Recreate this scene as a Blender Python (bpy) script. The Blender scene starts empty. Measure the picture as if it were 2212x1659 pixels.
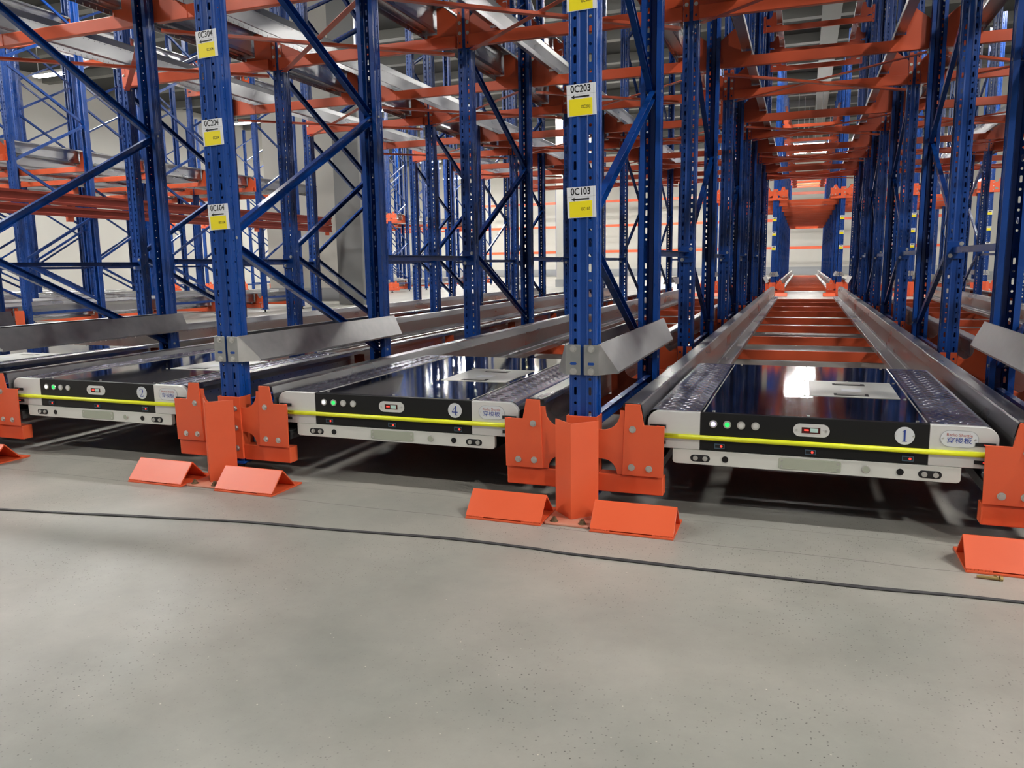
import bpy, math, random
from mathutils import Vector, Matrix, Euler
random.seed(7)
PI = math.pi
sc = bpy.context.scene

# ------------------------------------------------------------------ camera, world, exposure
yaw, pitch, roll = .3567, .1522, -.0141
cy_, sy_ = math.cos(yaw), math.sin(yaw)
fw = Vector((-sy_*math.cos(pitch), cy_*math.cos(pitch), -math.sin(pitch)))
rt = Vector((cy_, sy_, 0)); up = rt.cross(fw)
R_ = rt*math.cos(roll) + up*math.sin(roll); U_ = up*math.cos(roll) - rt*math.sin(roll)
cam = bpy.data.cameras.new('camera'); camo = bpy.data.objects.new('camera', cam)
sc.collection.objects.link(camo); sc.camera = camo
camo.matrix_world = Matrix(((R_.x, U_.x, -fw.x, .7354), (R_.y, U_.y, -fw.y, -2.7077), (R_.z, U_.z, -fw.z, .9006), (0, 0, 0, 1)))
cam.sensor_width = 36; cam.sensor_fit = 'HORIZONTAL'; cam.lens = 1682.7*36/2212
cam.clip_end = 200; cam.clip_start = .02
w = bpy.data.worlds.new('world'); sc.world = w; w.use_nodes = True
w.node_tree.nodes['Background'].inputs[0].default_value = (.95, .97, 1, 1)
w.node_tree.nodes['Background'].inputs[1].default_value = .10  # even ambient fill, added to lift the shade through the open front side
sc.view_settings.view_transform = 'Standard'; sc.view_settings.look = 'None'
sc.view_settings.gamma = 1; sc.view_settings.use_curve_mapping = False
sc.view_settings.exposure = 0.76
LAMP_E = 270.0          # emission of every lamp tube panel
try:
    sc.cycles.use_denoising = True; sc.cycles.max_bounces = 8; sc.cycles.diffuse_bounces = 4
    sc.cycles.glossy_bounces = 4; sc.cycles.caustics_reflective = False; sc.cycles.sample_clamp_indirect = 6
except Exception: pass

# ------------------------------------------------------------------ materials
def mat(name, col, rough=.5, metal=0., spec=.5, emit=None, es=1.):
    m = bpy.data.materials.new(name); m.use_nodes = True
    b = m.node_tree.nodes['Principled BSDF']
    b.inputs['Base Color'].default_value = (*col, 1); b.inputs['Roughness'].default_value = rough
    b.inputs['Metallic'].default_value = metal; b.inputs['Specular IOR Level'].default_value = spec
    if emit: b.inputs['Emission Color'].default_value = (*emit, 1); b.inputs['Emission Strength'].default_value = es
    return m
def noisy(m, scale=8, c1=None, c2=None, rough=None, bump=0, bscale=60, stretch=(1, 1, 1), detail=4):
    nt = m.node_tree; N = nt.nodes; L = nt.links; b = N['Principled BSDF']
    tc = N.new('ShaderNodeTexCoord'); mp = N.new('ShaderNodeMapping'); mp.inputs['Scale'].default_value = stretch
    L.new(tc.outputs['Object'], mp.inputs['Vector'])
    n = N.new('ShaderNodeTexNoise'); n.inputs['Scale'].default_value = scale; n.inputs['Detail'].default_value = detail
    L.new(mp.outputs[0], n.inputs['Vector'])
    if c1:
        r = N.new('ShaderNodeValToRGB'); r.color_ramp.elements[0].color = (*c1, 1); r.color_ramp.elements[1].color = (*c2, 1)
        r.color_ramp.elements[0].position = .1; r.color_ramp.elements[1].position = .9
        L.new(n.outputs['Fac'], r.inputs[0]); L.new(r.outputs[0], b.inputs['Base Color'])
    if rough:
        q = N.new('ShaderNodeMapRange'); q.inputs[1].default_value = .1; q.inputs[2].default_value = .9
        q.inputs[3].default_value = rough[0]; q.inputs[4].default_value = rough[1]
        L.new(n.outputs['Fac'], q.inputs[0]); L.new(q.outputs[0], b.inputs['Roughness'])
    if bump:
        n2 = N.new('ShaderNodeTexNoise'); n2.inputs['Scale'].default_value = bscale
        L.new(mp.outputs[0], n2.inputs['Vector'])
        bp = N.new('ShaderNodeBump'); bp.inputs['Strength'].default_value = bump; bp.inputs['Distance'].default_value = .002
        L.new(n2.outputs['Fac'], bp.inputs['Height']); L.new(bp.outputs[0], b.inputs['Normal'])
    return m
BLUE = noisy(mat('blue_paint', (.003, .043, .225), .3, 0, .5), 6, (.003, .042, .225), (.005, .058, .285), (.22, .36), 0, 40, detail=1)
ORANGE = noisy(mat('orange_paint', (.72, .098, .030), .34), 5, (.66, .095, .032), (.74, .118, .042), (.30, .42), .06, 45)
CRASH = noisy(mat('red_brown_paint', (.2, .03, .018), .6, 0, .2), 5, (.18, .026, .016), (.22, .034, .021))
GALV = noisy(mat('galvanised_steel', (.5, .5, .5), .3, .95), 7, (.38, .38, .38), (.54, .54, .53), (.2, .42), 0, 14, (1, .25, 1), 1)
GPL = noisy(mat('galvanised_plate', (.5, .5, .48), .4, .9), 22, (.36, .365, .36), (.50, .50, .49), (.28, .44), .05, 60, detail=6)
STEEL = mat('zinc_bolt', (.62, .61, .58), .35, .85)
BRASS = mat('yellow_zinc_bolt', (.42, .30, .12), .38, .85)
RUST = noisy(mat('dull_anchor', (.16, .11, .06), .6, .5), 60, (.10, .07, .04), (.26, .18, .10))
SILVER = noisy(mat('satin_aluminium', (.7, .69, .67), .38, .45), 4, (.71, .70, .68), (.77, .76, .74), stretch=(.2, 1, 6))
LOWER = noisy(mat('lower_aluminium', (.7, .7, .65), .42, .3), 4, (.67, .67, .62), (.73, .73, .68), stretch=(.2, 1, 6))
BLK = mat('black_front', (.006, .006, .0065), .45, 0, .35)
GLOSS = noisy(mat('black_gloss_lid', (.006, .007, .012), .05, 0, .9), 2, rough=(.04, .09), bump=.25, bscale=3.2, stretch=(1.6, .25, 1))
TREAD = mat('checker_plate', (.42, .42, .50), .27, .92)
DARK = mat('dark_void', (.008, .008, .009), .6)
YEL = mat('yellow_bumper', (.72, .76, .02), .45)
WHITEP = noisy(mat('white_lid_plate', (.66, .67, .62), .35, .2), 6, (.63, .64, .60), (.70, .71, .66))
PAPER = mat('sticker_white', (.72, .73, .76), .4)
STY = mat('sticker_yellow', (.86, .72, .01), .4)
INK = mat('black_ink', (.008, .008, .008), .5)
NAVY = mat('navy_ink', (.02, .05, .28), .5)
REDINK = mat('red_brown_ink', (.38, .06, .04), .5)
DISC = mat('white_disc', (.62, .64, .66), .4)
REDL = mat('red_led', (.3, .0, .0), .4, emit=(1, .03, .02), es=2.2)
GREENL = mat('green_led', (0, .3, .05), .4, emit=(.02, 1, .10), es=1.0)
VIOL = mat('violet_led', (.2, .1, .4), .4, emit=(.6, .45, 1), es=1.6)
WHITEL = mat('white_led', (.4, .4, .4), .4, emit=(1, 1, 1), es=.9)
REDG = mat('red_glass', (.06, .004, .004), .15)
LCD = mat('lcd', (.3, .42, .38), .3, emit=(.6, .8, .72), es=.12)
FROST = mat('frosted_cover', (.36, .38, .30), .4)
LAMP = mat('lamp_diffuser', (1, 1, 1), .5, emit=(1, .98, .94), es=LAMP_E)
LAMPS = mat('short_lamp_diffuser', (1, 1, 1), .5, emit=(1, .98, .94), es=LAMP_E*2.5)
HOUS = mat('lamp_housing', (.6, .6, .6), .5)
WALLM = noisy(mat('cream_wall', (.56, .545, .50), .6), .6, (.52, .505, .46), (.59, .575, .525), stretch=(1, 1, .3))
KICK = mat('grey_kick', (.33, .34, .35), .6)
CONC = noisy(mat('grey_column', (.30, .30, .295), .45), 1.2, (.17, .17, .165), (.21, .21, .205))
CEILM = mat('dark_ceiling', (.035, .035, .034), .8)
BEAMM = mat('ceiling_beam', (.17, .17, .16), .6)
CABLE = noisy(mat('cable_rubber', (.04, .038, .04), .6), 80, (.025, .024, .026), (.07, .066, .07))

def floor_mat():
    m = mat('polished_concrete', (.3, .3, .28), .4); nt = m.node_tree; N = nt.nodes; L = nt.links; b = N['Principled BSDF']
    tc = N.new('ShaderNodeTexCoord')
    def noise(s, d=4, dist=0, rough=.5):
        n = N.new('ShaderNodeTexNoise'); n.inputs['Scale'].default_value = s; n.inputs['Detail'].default_value = d
        n.inputs['Distortion'].default_value = dist; n.inputs['Roughness'].default_value = rough
        L.new(tc.outputs['Object'], n.inputs['Vector']); return n
    def ramp(src, p0, c0, p1, c1):
        r = N.new('ShaderNodeValToRGB'); e = r.color_ramp.elements
        e[0].position = p0; e[0].color = (*c0, 1); e[1].position = p1; e[1].color = (*c1, 1); L.new(src, r.inputs[0]); return r
    def mix(a, c, f, mode='MIX'):
        x = N.new('ShaderNodeMix'); x.data_type = 'RGBA'; x.blend_type = mode
        for s, v in ((x.inputs['Factor'], f), (x.inputs['A'], a), (x.inputs['B'], c)):
            if hasattr(v, 'is_output'): L.new(v, s)
            else: s.default_value = v
        return x.outputs['Result']
    big = ramp(noise(1.1, 6, .4).outputs['Fac'], .34, (.315, .315, .280), .68, (.425, .402, .352))
    mid = ramp(noise(5, 9, 0, .68).outputs['Fac'], .25, (.78, .78, .78), .75, (1, 1, 1))
    c = mix(big.outputs[0], mid.outputs[0], 1.0, 'MULTIPLY')
    # dark sand grains showing where the surface is ground thin
    v = N.new('ShaderNodeTexVoronoi'); v.inputs['Scale'].default_value = 130; L.new(tc.outputs['Object'], v.inputs['Vector'])
    gr = ramp(v.outputs['Distance'], .16, (1, 1, 1), .30, (0, 0, 0))
    rnd = N.new('ShaderNodeSeparateColor'); L.new(v.outputs['Color'], rnd.inputs[0])
    sel = ramp(rnd.outputs[0], .70, (0, 0, 0), .78, (1, 1, 1))
    zone = ramp(noise(1.7, 3).outputs['Fac'], .40, (0.12, 0.12, 0.12), .60, (.95, .95, .95))
    f1 = mix(gr.outputs[0], sel.outputs[0], 1.0, 'MULTIPLY'); f2 = mix(f1, zone.outputs[0], 1.0, 'MULTIPLY')
    c = mix(c, (.07, .065, .055, 1), f2)
    v2 = N.new('ShaderNodeTexVoronoi'); v2.inputs['Scale'].default_value = 62; L.new(tc.outputs['Object'], v2.inputs['Vector'])
    g2 = ramp(v2.outputs['Distance'], .07, (1, 1, 1), .14, (0, 0, 0)); r2 = N.new('ShaderNodeSeparateColor'); L.new(v2.outputs['Color'], r2.inputs[0])
    s2 = ramp(r2.outputs[1], .95, (0, 0, 0), .97, (1, 1, 1)); f3 = mix(g2.outputs[0], s2.outputs[0], 1.0, 'MULTIPLY')
    c = mix(c, (.62, .58, .50, 1), f3)
    # thin trowel / joint lines parallel to the racking front
    sx = N.new('ShaderNodeSeparateXYZ'); L.new(tc.outputs['Object'], sx.inputs[0])
    wob = noise(2.5, 2)
    for y0, wd, dk in ((-.237, .0022, .55), (-.012, .0016, .45)):
        a = N.new('ShaderNodeMath'); a.operation = 'MULTIPLY_ADD'; L.new(wob.outputs['Fac'], a.inputs[0]); a.inputs[1].default_value = .03
        L.new(sx.outputs['Y'], a.inputs[2])
        s = N.new('ShaderNodeMath'); s.operation = 'SUBTRACT'; L.new(a.outputs[0], s.inputs[0]); s.inputs[1].default_value = y0+.015
        ab = N.new('ShaderNodeMath'); ab.operation = 'ABSOLUTE'; L.new(s.outputs[0], ab.inputs[0])
        lt = N.new('ShaderNodeMath'); lt.operation = 'LESS_THAN'; L.new(ab.outputs[0], lt.inputs[0]); lt.inputs[1].default_value = wd
        ml = N.new('ShaderNodeMath'); ml.operation = 'MULTIPLY'; L.new(lt.outputs[0], ml.inputs[0]); ml.inputs[1].default_value = dk
        c = mix(c, (.05, .045, .04, 1), ml.outputs[0])
    L.new(c, b.inputs['Base Color'])
    q = N.new('ShaderNodeMapRange'); L.new(noise(2.4, 5, 0).outputs['Fac'], q.inputs[0])
    q.inputs[1].default_value = .1; q.inputs[2].default_value = .9; q.inputs[3].default_value = .32; q.inputs[4].default_value = .52
    L.new(q.outputs[0], b.inputs['Roughness']); b.inputs['Specular IOR Level'].default_value = .5
    return m
FLOOR = floor_mat()

# ------------------------------------------------------------------ mesh helpers
class MB:
    def __init__(s): s.v = []; s.f = []
    def add(s, vs, fs):
        o = len(s.v); s.v += [tuple(p) for p in vs]; s.f += [tuple(i+o for i in f) for f in fs]; return s
    def box(s, x0, x1, y0, y1, z0, z1):
        return s.add([(x, y, z) for z in (z0, z1) for y in (y0, y1) for x in (x0, x1)],
                     [(0, 2, 3, 1), (4, 5, 7, 6), (0, 1, 5, 4), (2, 6, 7, 3), (0, 4, 6, 2), (1, 3, 7, 5)])
    def prism(s, poly, a0, a1, ax='y'):
        """poly in the two remaining axes; extruded along ax"""
        n = len(poly)
        def P(p, a): return {'y': (p[0], a, p[1]), 'x': (a, p[0], p[1]), 'z': (p[0], p[1], a)}[ax]
        return s.add([P(p, a0) for p in poly]+[P(p, a1) for p in poly],
                     [tuple(range(n)), tuple(range(2*n-1, n-1, -1))]+[(i, i+n, (i+1) % n+n, (i+1) % n) for i in range(n)])
    def ribbon(s, pts, a0, a1, ax='y'):
        """open profile (no thickness) extruded"""
        n = len(pts)
        def P(p, a): return {'y': (p[0], a, p[1]), 'x': (a, p[0], p[1]), 'z': (p[0], p[1], a)}[ax]
        return s.add([P(p, a0) for p in pts]+[P(p, a1) for p in pts], [(i, i+1, i+1+n, i+n) for i in range(n-1)])
    def cyl(s, c, r, h, ax='y', n=12, r2=None):
        r2 = r if r2 is None else r2; vs = []
        for k, rr in ((0, r), (h, r2)):
            for i in range(n):
                a = 2*PI*i/n; p, q = rr*math.cos(a), rr*math.sin(a)
                vs.append({'y': (c[0]+p, c[1]+k, c[2]+q), 'x': (c[0]+k, c[1]+p, c[2]+q), 'z': (c[0]+p, c[1]+q, c[2]+k)}[ax])
        return s.add(vs, [tuple(range(n)), tuple(range(2*n-1, n-1, -1))]+[(i, i+n, (i+1) % n+n, (i+1) % n) for i in range(n)])
    def bar(s, a, b, prof, side):
        """closed or open profile (u,v) swept straight from a to b; side = direction of u"""
        a = Vector(a); b = Vector(b); d = (b-a).normalized(); u = Vector(side); u = (u-d*u.dot(d)).normalized(); v = d.cross(u); n = len(prof)
        vs = [a+u*p+v*q for p, q in prof]+[b+u*p+v*q for p, q in prof]
        return s.add(vs, [(i, i+1, i+1+n, i+n) for i in range(n-1)])
    def solidbar(s, a, b, wu, wv, side):
        a = Vector(a); b = Vector(b); d = (b-a).normalized(); u = Vector(side); u = (u-d*u.dot(d)).normalized(); v = d.cross(u)
        pr = [(-wu/2, -wv/2), (wu/2, -wv/2), (wu/2, wv/2), (-wu/2, wv/2)]
        return s.add([a+u*p+v*q for p, q in pr]+[b+u*p+v*q for p, q in pr],
                     [(0, 1, 2, 3), (7, 6, 5, 4)]+[(i, i+4, (i+1) % 4+4, (i+1) % 4) for i in range(4)])
    def holes(s, o, U, V, wd, cell, n, kinds):
        """strip of n cells along V, each cell wd x cell with one 8-point hole; kinds = list of (half_w, half_h)"""
        o = Vector(o); U = Vector(U); V = Vector(V)
        for i in range(n):
            hw, hh = kinds[i % len(kinds)]; c = o+U*(wd/2)+V*(cell*(i+.5)); k = min(hw, hh)*.58
            out = [(-wd/2, -cell/2), (0, -cell/2), (wd/2, -cell/2), (wd/2, 0), (wd/2, cell/2), (0, cell/2), (-wd/2, cell/2), (-wd/2, 0)]
            e = .0001
            inn = [(-hw*.93, -hh+k*.5), (0 if hw == hh else -hw*.0, -hh), (hw*.93, -hh+k*.5), (hw, 0), (hw*.93, hh-k*.5), (0, hh), (-hw*.93, hh-k*.5), (-hw, 0)]
            if hw == hh:
                q = hw*.707; inn = [(-q, -q), (0, -hw), (q, -q), (hw, 0), (q, q), (0, hw), (-q, q), (-hw, 0)]
            s.add([c+U*p+V*r for p, r in out]+[c+U*p+V*r for p, r in inn], [(j, (j+1) % 8, (j+1) % 8+8, j+8) for j in range(8)])
        return s
    def mesh(s, name, m, solid=0., bevel=0., smooth=False):
        me = bpy.data.meshes.new(name); me.from_pydata(s.v, [], s.f); me.materials.append(m)
        if solid or bevel:
            import bmesh
            b = bmesh.new(); b.from_mesh(me)
            if solid:
                bmesh.ops.remove_doubles(b, verts=b.verts, dist=1e-5)
                bmesh.ops.recalc_face_normals(b, faces=b.faces)
                bmesh.ops.solidify(b, geom=b.faces[:], thickness=solid)
            if bevel:
                bmesh.ops.recalc_face_normals(b, faces=b.faces)
                bmesh.ops.bevel(b, geom=[e for e in b.edges if len(e.link_faces) == 2 and e.calc_face_angle(0) > .5], offset=bevel, segments=2, affect='EDGES', profile=.5)
            b.to_mesh(me); b.free()
        else:
            import bmesh
            b = bmesh.new(); b.from_mesh(me); bmesh.ops.recalc_face_normals(b, faces=b.faces); b.to_mesh(me); b.free()
        if smooth:
            for p in me.polygons: p.use_smooth = True
        return me

LINK = sc.collection.objects.link
def ob(name, me, parent=None, loc=(0, 0, 0), rot=(0, 0, 0), scale=None):
    o = bpy.data.objects.new(name, me); LINK(o); o.parent = parent; o.location = loc; o.rotation_euler = rot
    if scale: o.scale = scale
    return o
def thing(name, label, cat, loc=(0, 0, 0), group=None, rot=(0, 0, 0), me=None):
    o = ob(name, me, None, loc, rot); o['label'] = label; o['category'] = cat; o['kind'] = 'thing'
    if group: o['group'] = group
    return o
def struct(name, me, loc=(0, 0, 0), parent=None):
    o = ob(name, me, parent, loc)
    if parent is None: o['kind'] = 'structure'
    return o
ORD = ['first', 'second', 'third', 'fourth', 'fifth', 'sixth', 'seventh', 'eighth', 'ninth', 'tenth', 'eleventh', 'twelfth', 'thirteenth', 'fourteenth', 'fifteenth', 'sixteenth']

# ------------------------------------------------------------------ layout numbers (metres)
P = 1.5815; S = 2.6355; FD = 1.34; YEND = 13.2; HP = 6.35; Y2 = 18.5
L1 = .095; L2 = 2.42; L3 = 4.36; BH = .08
COLS = range(-3, 4)

# ------------------------------------------------------------------ room shell
struct('floor', MB().box(-28, 22, -9, 54, -.2, 0).mesh('floor', FLOOR))
struct('ceiling', MB().box(-28, 22, -9, 54, 8.6, 8.8).mesh('ceiling', CEILM))
struct('wall_back', MB().box(-28, 22, 52, 52.3, 0, 8.6).mesh('wall_back', WALLM))
struct('wall_left', MB().box(-28.3, -28, -9, 54, 0, 8.6).mesh('wall_left', WALLM))
struct('wall_right', MB().box(22, 22.3, -9, 54, 0, 8.6).mesh('wall_right', WALLM))
struct('baseboard_back', MB().box(-28, 22, 51.95, 52, 0, .5).mesh('kick', KICK))
struct('wall_partition', MB().box(-13.2, -9.95, 15.5, 15.7, 0, 8.6).mesh('wall_partition', WALLM))
struct('baseboard_partition', MB().box(-13.2, -9.95, 15.44, 15.5, 0, .35).mesh('kick', KICK))
struct('wall_pier_left', MB().box(-8.4, -7.0, 27, 27.6, 0, 8.6).mesh('pier', WALLM))
struct('baseboard_pier', MB().box(-8.43, -6.97, 26.95, 27, 0, .3).mesh('kick', KICK))
struct('wall_pier_right', MB().box(6.2, 11.5, 35, 35.5, 0, 8.6).mesh('pier', WALLM))
struct('baseboard_right', MB().box(6.15, 11.55, 34.95, 35, 0, .35).mesh('kick', KICK))
colm = MB().box(-9.78, -9.08, 13.6, 14.3, 0, 8.6)
co = thing('building_column', 'tall square grey concrete column behind the racking left of centre', 'column', me=colm.mesh('column', CONC, bevel=.02))
for i, y in enumerate(range(0, 52, 3)):
    struct('trim_%d' % (i+1), MB().box(-28, 22, y+.3, y+.62, 8.3, 8.6).mesh('roof_beam', BEAMM))
for i, x in enumerate((-18.5, -8.8, .95, 10.7)):
    struct('trim_%d' % (i+20), MB().box(x, x+.55, -9, 52, 8.22, 8.6).mesh('roof_girder', BEAMM))

# ceiling lamps
hm = MB().box(-.65, .65, -.14, .14, .03, .12).mesh('housing', HOUS); dm = MB().box(-.62, .62, -.11, .11, 0, .03).mesh('diffuser', LAMP)
rm = MB().box(-.01, .01, -.005, .005, .12, 1.86).mesh('hanger', HOUS)
hs = MB().box(-.28, .28, -.14, .14, .03, .12).mesh('housing', HOUS); ds = MB().box(-.25, .25, -.11, .11, 0, .03).mesh('diffuser', LAMPS)
def lamp(x, y, z, label, group=None, rz=0):
    t = thing('ceiling_lamp', label, 'lamp', (x, y, z), group, (0, 0, rz)); f_ = y < 0; ob('lamp_housing', hs if f_ else hm, t); ob('diffuser', ds if f_ else dm, t); ob('hanger', rm, t, (-.2 if f_ else -.49, 0, 0), scale=(1, 1, (8.6-z)/1.86)); ob('hanger', rm, t, (.2 if f_ else .49, 0, 0), scale=(1, 1, (8.6-z)/1.86))
for y in (-6.5, -1.4, 5.5, 16.6, 26, 35, 44):
    for x in (-22, -15.2, -8.2, -1.4, 5.5, 12.4, 19):
        if y == 5.5 and x > -7: continue
        if (y < 0 and x == -1.4) or (y in (26, 35) and x in (-1.4, 5.5)) or (y == 44 and x in (-8.2, -1.4, 5.5)): continue
        lamp(x, y, 7.05, '%s hanging tube lamp from the left in the %s lamp row from the front' % (ORD[round((x+22)/6.85)], ORD[(-6.5, -1.4, 5.5, 16.6, 26, 35, 44).index(y)]))
for y, x, wd in ((38.5, .0, 'left'), (38.5, 1.5, 'right'), (40.6, 1.2, 'farthest'), (35.5, .75, 'nearest')):
    lamp(x, y, 6.0, 'bright tube lamp above the far end of the right lane, %s of four' % wd, rz=.0)

for x, y, z, wd in ((-18.1, 14.4, 6.6, 'flaring brightly behind the upper left braces'), (-21.9, 47.0, 6.7, 'far left of centre, farthest of a bright cluster'), (-20.1, 40, 6.9, 'far left of centre, nearest of a bright cluster'),
                    (-18.2, 42, 6.6, 'far left of centre, rightmost of a bright cluster'), (-6.5, 46, 5.6, 'seen small just left of the right lane posts'), (-6.9, 43, 5.9, 'seen small left of the right lane posts, the higher one')):
    lamp(x, y, z, 'hanging tube lamp %s' % wd)
# ------------------------------------------------------------------ shared racking meshes
def post_mesh(h, holes=True):
    m = MB(); per = .0885; n = int(h/per); H = n*per
    K = [(.0052, .015), (.0057, .0057)]
    for sx in (-1, 1):
        x0 = sx*.0275-.012
        if holes: m.holes((x0, 0, 0), (1, 0, 0), (0, 0, 1), .024, per/2, n*2, K)
        else: m.ribbon([(x0, 0), (x0+.024, 0)], 0, H, 'z')
        m.ribbon([(sx*.0395, 0), (sx*.047, 0), (sx*.050, .003), (sx*.050, .018)], 0, H, 'z')
        if holes: m.holes((sx*.050, .018, 0), (0, 1, 0), (0, 0, 1), .018, per/2, n*2, [(.0033, .0033)])
        else: m.ribbon([(sx*.050, .018), (sx*.050, .036)], 0, H, 'z')
        m.ribbon([(sx*.050, .036), (sx*.050, .044), (sx*.046, .050), (sx*.046, .066), (sx*.050, .070), (sx*.050, .075), (sx*.026, .075), (sx*.026, .068)], 0, H, 'z')
    m.ribbon([(-.0155, 0), (-.011, .007), (.011, .007), (.0155, 0)], 0, H, 'z')
    return m.mesh('post', BLUE, solid=.0022)
PM = post_mesh(HP); PMF = post_mesh(HP, False)
CH = [(-.004, .018), (-.020, .018), (-.020, -.018), (-.004, -.018)]
CH = [(.014, .019), (-.014, .019), (-.014, -.019), (.014, -.019)]
nodes = [(1, .42), (0, 1.03), (1, 1.73), (0, 2.41), (1, 3.09), (0, 3.77), (1, 4.45), (0, 5.13), (1, 5.81)]
def yb(side): return .045 if side == 0 else FD-.045
def brace_mesh(i, alt=False):
    (s0, z0), (s1, z1) = nodes[i], nodes[i+1]
    o = .007 if i % 2 else -.007
    m = MB(); m.bar((o, yb(s0), z0+.01), (o, yb(s1), z1-.01), CH, (1, 0, 0)); return m.mesh('brace', BLUE, solid=.0025)
BR = [brace_mesh(i) for i in range(len(nodes)-1)]
BH_ = MB().bar((0, .03, .30), (0, FD-.03, .30), [(.014, .022), (-.014, .022), (-.014, -.022), (.014, -.022)], (1, 0, 0)).mesh('brace', BLUE, solid=.0025)
bolt = MB().cyl((0, -.007, 0), .0085, .007, 'y', 6).cyl((0, -.0015, 0), .0125, .0015, 'y', 14).mesh('bolt', STEEL)
boltx = MB().cyl((-.052, 0, 0), .007, .104, 'x', 6).mesh('brace_bolt', STEEL)
foot = MB().box(-.062, .062, -.02, .095, .058, .066).mesh('foot_plate', BLUE)
screw = MB().cyl((0, .035, .012), .018, .05, 'z', 14).cyl((0, .035, 0), .045, .012, 'z', 18).cyl((0, .035, .04), .028, .012, 'z', 6).mesh('screw_foot', DARK)
allbr = MB()
for i in range(len(nodes)-1):
    (s0, z0), (s1, z1) = nodes[i], nodes[i+1]; o = .007 if i % 2 else -.007
    allbr.solidbar((o, yb(s0), z0+.01), (o, yb(s1), z1-.01), .028, .036, (1, 0, 0))
allbr.solidbar((0, .03, .3), (0, FD-.03, .3), .028, .04, (1, 0, 0))
ALLB = allbr.mesh('bracing', BLUE)

def frame(x, y, label, detail=2, group=None, single=False):
    t = thing('upright_frame', label, 'rack frame', (x, y, 0), group)
    pm = PM if detail else PMF
    ob('post', pm, t, (0, 0, .066))
    if not single: ob('post', pm, t, (0, FD, .066), (0, 0, PI))
    ob('foot_plate', foot, t); ob('screw_foot', screw, t)
    if not single: ob('foot_plate', foot, t, (0, FD, 0), (0, 0, PI)); ob('screw_foot', screw, t, (0, FD, 0), (0, 0, PI))
    if detail == 2:
        if not single:
            for b in BR: ob('brace', b, t)
            ob('brace', BH_, t)
            for s_, z_ in nodes[:5]: ob('brace_bolt', boltx, t, (0, yb(s_), z_))
    elif not single: ob('bracing', ALLB, t)
    return t

# row spacer between two frames
sm = MB().bar((0, -S+FD+.003, 0), (0, -.004, 0), [(.016, .017), (-.016, .017), (-.016, -.017), (.016, -.017)], (1, 0, 0)).mesh('spacer_bar', BLUE, solid=.003)
spl = MB().box(-.049, .047, -.0085, -.003, -.052, .052).mesh('end_plate', BLUE, bevel=.0015)
def spacer(x, y, label, detail=True, z=.95):
    t = thing('row_spacer', label, 'rack spacer', (x, y, z)); ob('spacer_bar', sm, t); ob('end_plate', spl, t)
    ob('end_plate', spl, t, (0, -S+FD, 0), (0, 0, PI))
    if detail: ob('bolt', bolt, t, (.028, -.0085, .036)); ob('bolt', bolt, t, (-.028, -.0085, -.034))
    return t

# cross beams
def arc(cx, cz, r, a0, a1, n=7): return [(cx+r*math.cos(math.radians(a0+(a1-a0)*i/n)), cz+r*math.sin(math.radians(a0+(a1-a0)*i/n))) for i in range(n+1)]
def innerpoly():   # z relative to beam bottom .095 ; notched web plate beside the post, both bites are quarter rounds
    return [(.050, .205)]+arc(.075, .262, .062, 270, 360)+[(.137, .286), (.206, .286), (.205, .110), (.285, .110), (.285, .079), (.131, .079)]+arc(.080, .060, .050, 10, 90)+[(.050, .110)]
def gussetpoly(): return [(.050, .0), (.050, .205), (.150, .286), (.206, .286), (.205, .110), (.284, .110), (.284, .079), (.305, .079), (.305, .0)]
def mirror(poly): return [(P-a, b) for a, b in reversed(poly)]
tube = MB().box(.052, P-.052, -.047, -.0055, 0, BH).mesh('beam_tube', ORANGE, bevel=.004)
tube_r = MB().box(.052, P-.052, .0055, .047, 0, BH).mesh('beam_tube', ORANGE, bevel=.004)
def ep(x0, x1, z0, z1, ya, yb_): return MB().box(x0, x1, ya, yb_, z0, z1)
M_in = [MB().prism(innerpoly(), -.0055, -.0015).mesh('web_plate', ORANGE), MB().prism(mirror(innerpoly()), -.0055, -.0015).mesh('web_plate', ORANGE)]
M_gu = [MB().prism(gussetpoly(), .0015, .0055).mesh('gusset_plate', ORANGE), MB().prism(mirror(gussetpoly()), .0015, .0055).mesh('gusset_plate', ORANGE)]
M_gf = [MB().prism(gussetpoly(), -.0055, -.0015).mesh('gusset_plate', ORANGE), MB().prism(mirror(gussetpoly()), -.0055, -.0015).mesh('gusset_plate', ORANGE)]
def epm(z1, yy):
    r = []
    for mi in (0, 1):
        m = MB(); y0, y1 = yy
        K = [(.0055, .009)]; hx = .0175; 
        # plate with a column of teardrop slots
        n = 4 if z1 > .25 else 3; cell = z1/n
        X = lambda a: a if not mi else P-a
        m.holes((X(.012) if not mi else X(.047), y0, 0), (1, 0, 0), (0, 0, 1), .035, cell, n, K)
        r.append(m.mesh('end_plate', ORANGE, solid=.004))
    return r
EP_lo = epm(.24, (-.0065, 0)); EP_hi = epm(.27, (-.0065, 0)); EP_lor = epm(.24, (.0065, 0)); EP_hir = epm(.27, (.0065, 0))
xb1 = MB().bar((.07, -.02, -.0), (P-.07, -S+FD+.03, .0), [(.0, .022), (.0, -.018), (.018, -.018)], (0, 0, 1)).mesh('plan_brace', ORANGE, solid=.003)
xb2 = MB().bar((P-.07, -.02, -.026), (.07, -S+FD+.03, -.026), [(.0, .022), (.0, -.018), (.018, -.018)], (0, 0, 1)).mesh('plan_brace', ORANGE, solid=.003)
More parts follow.
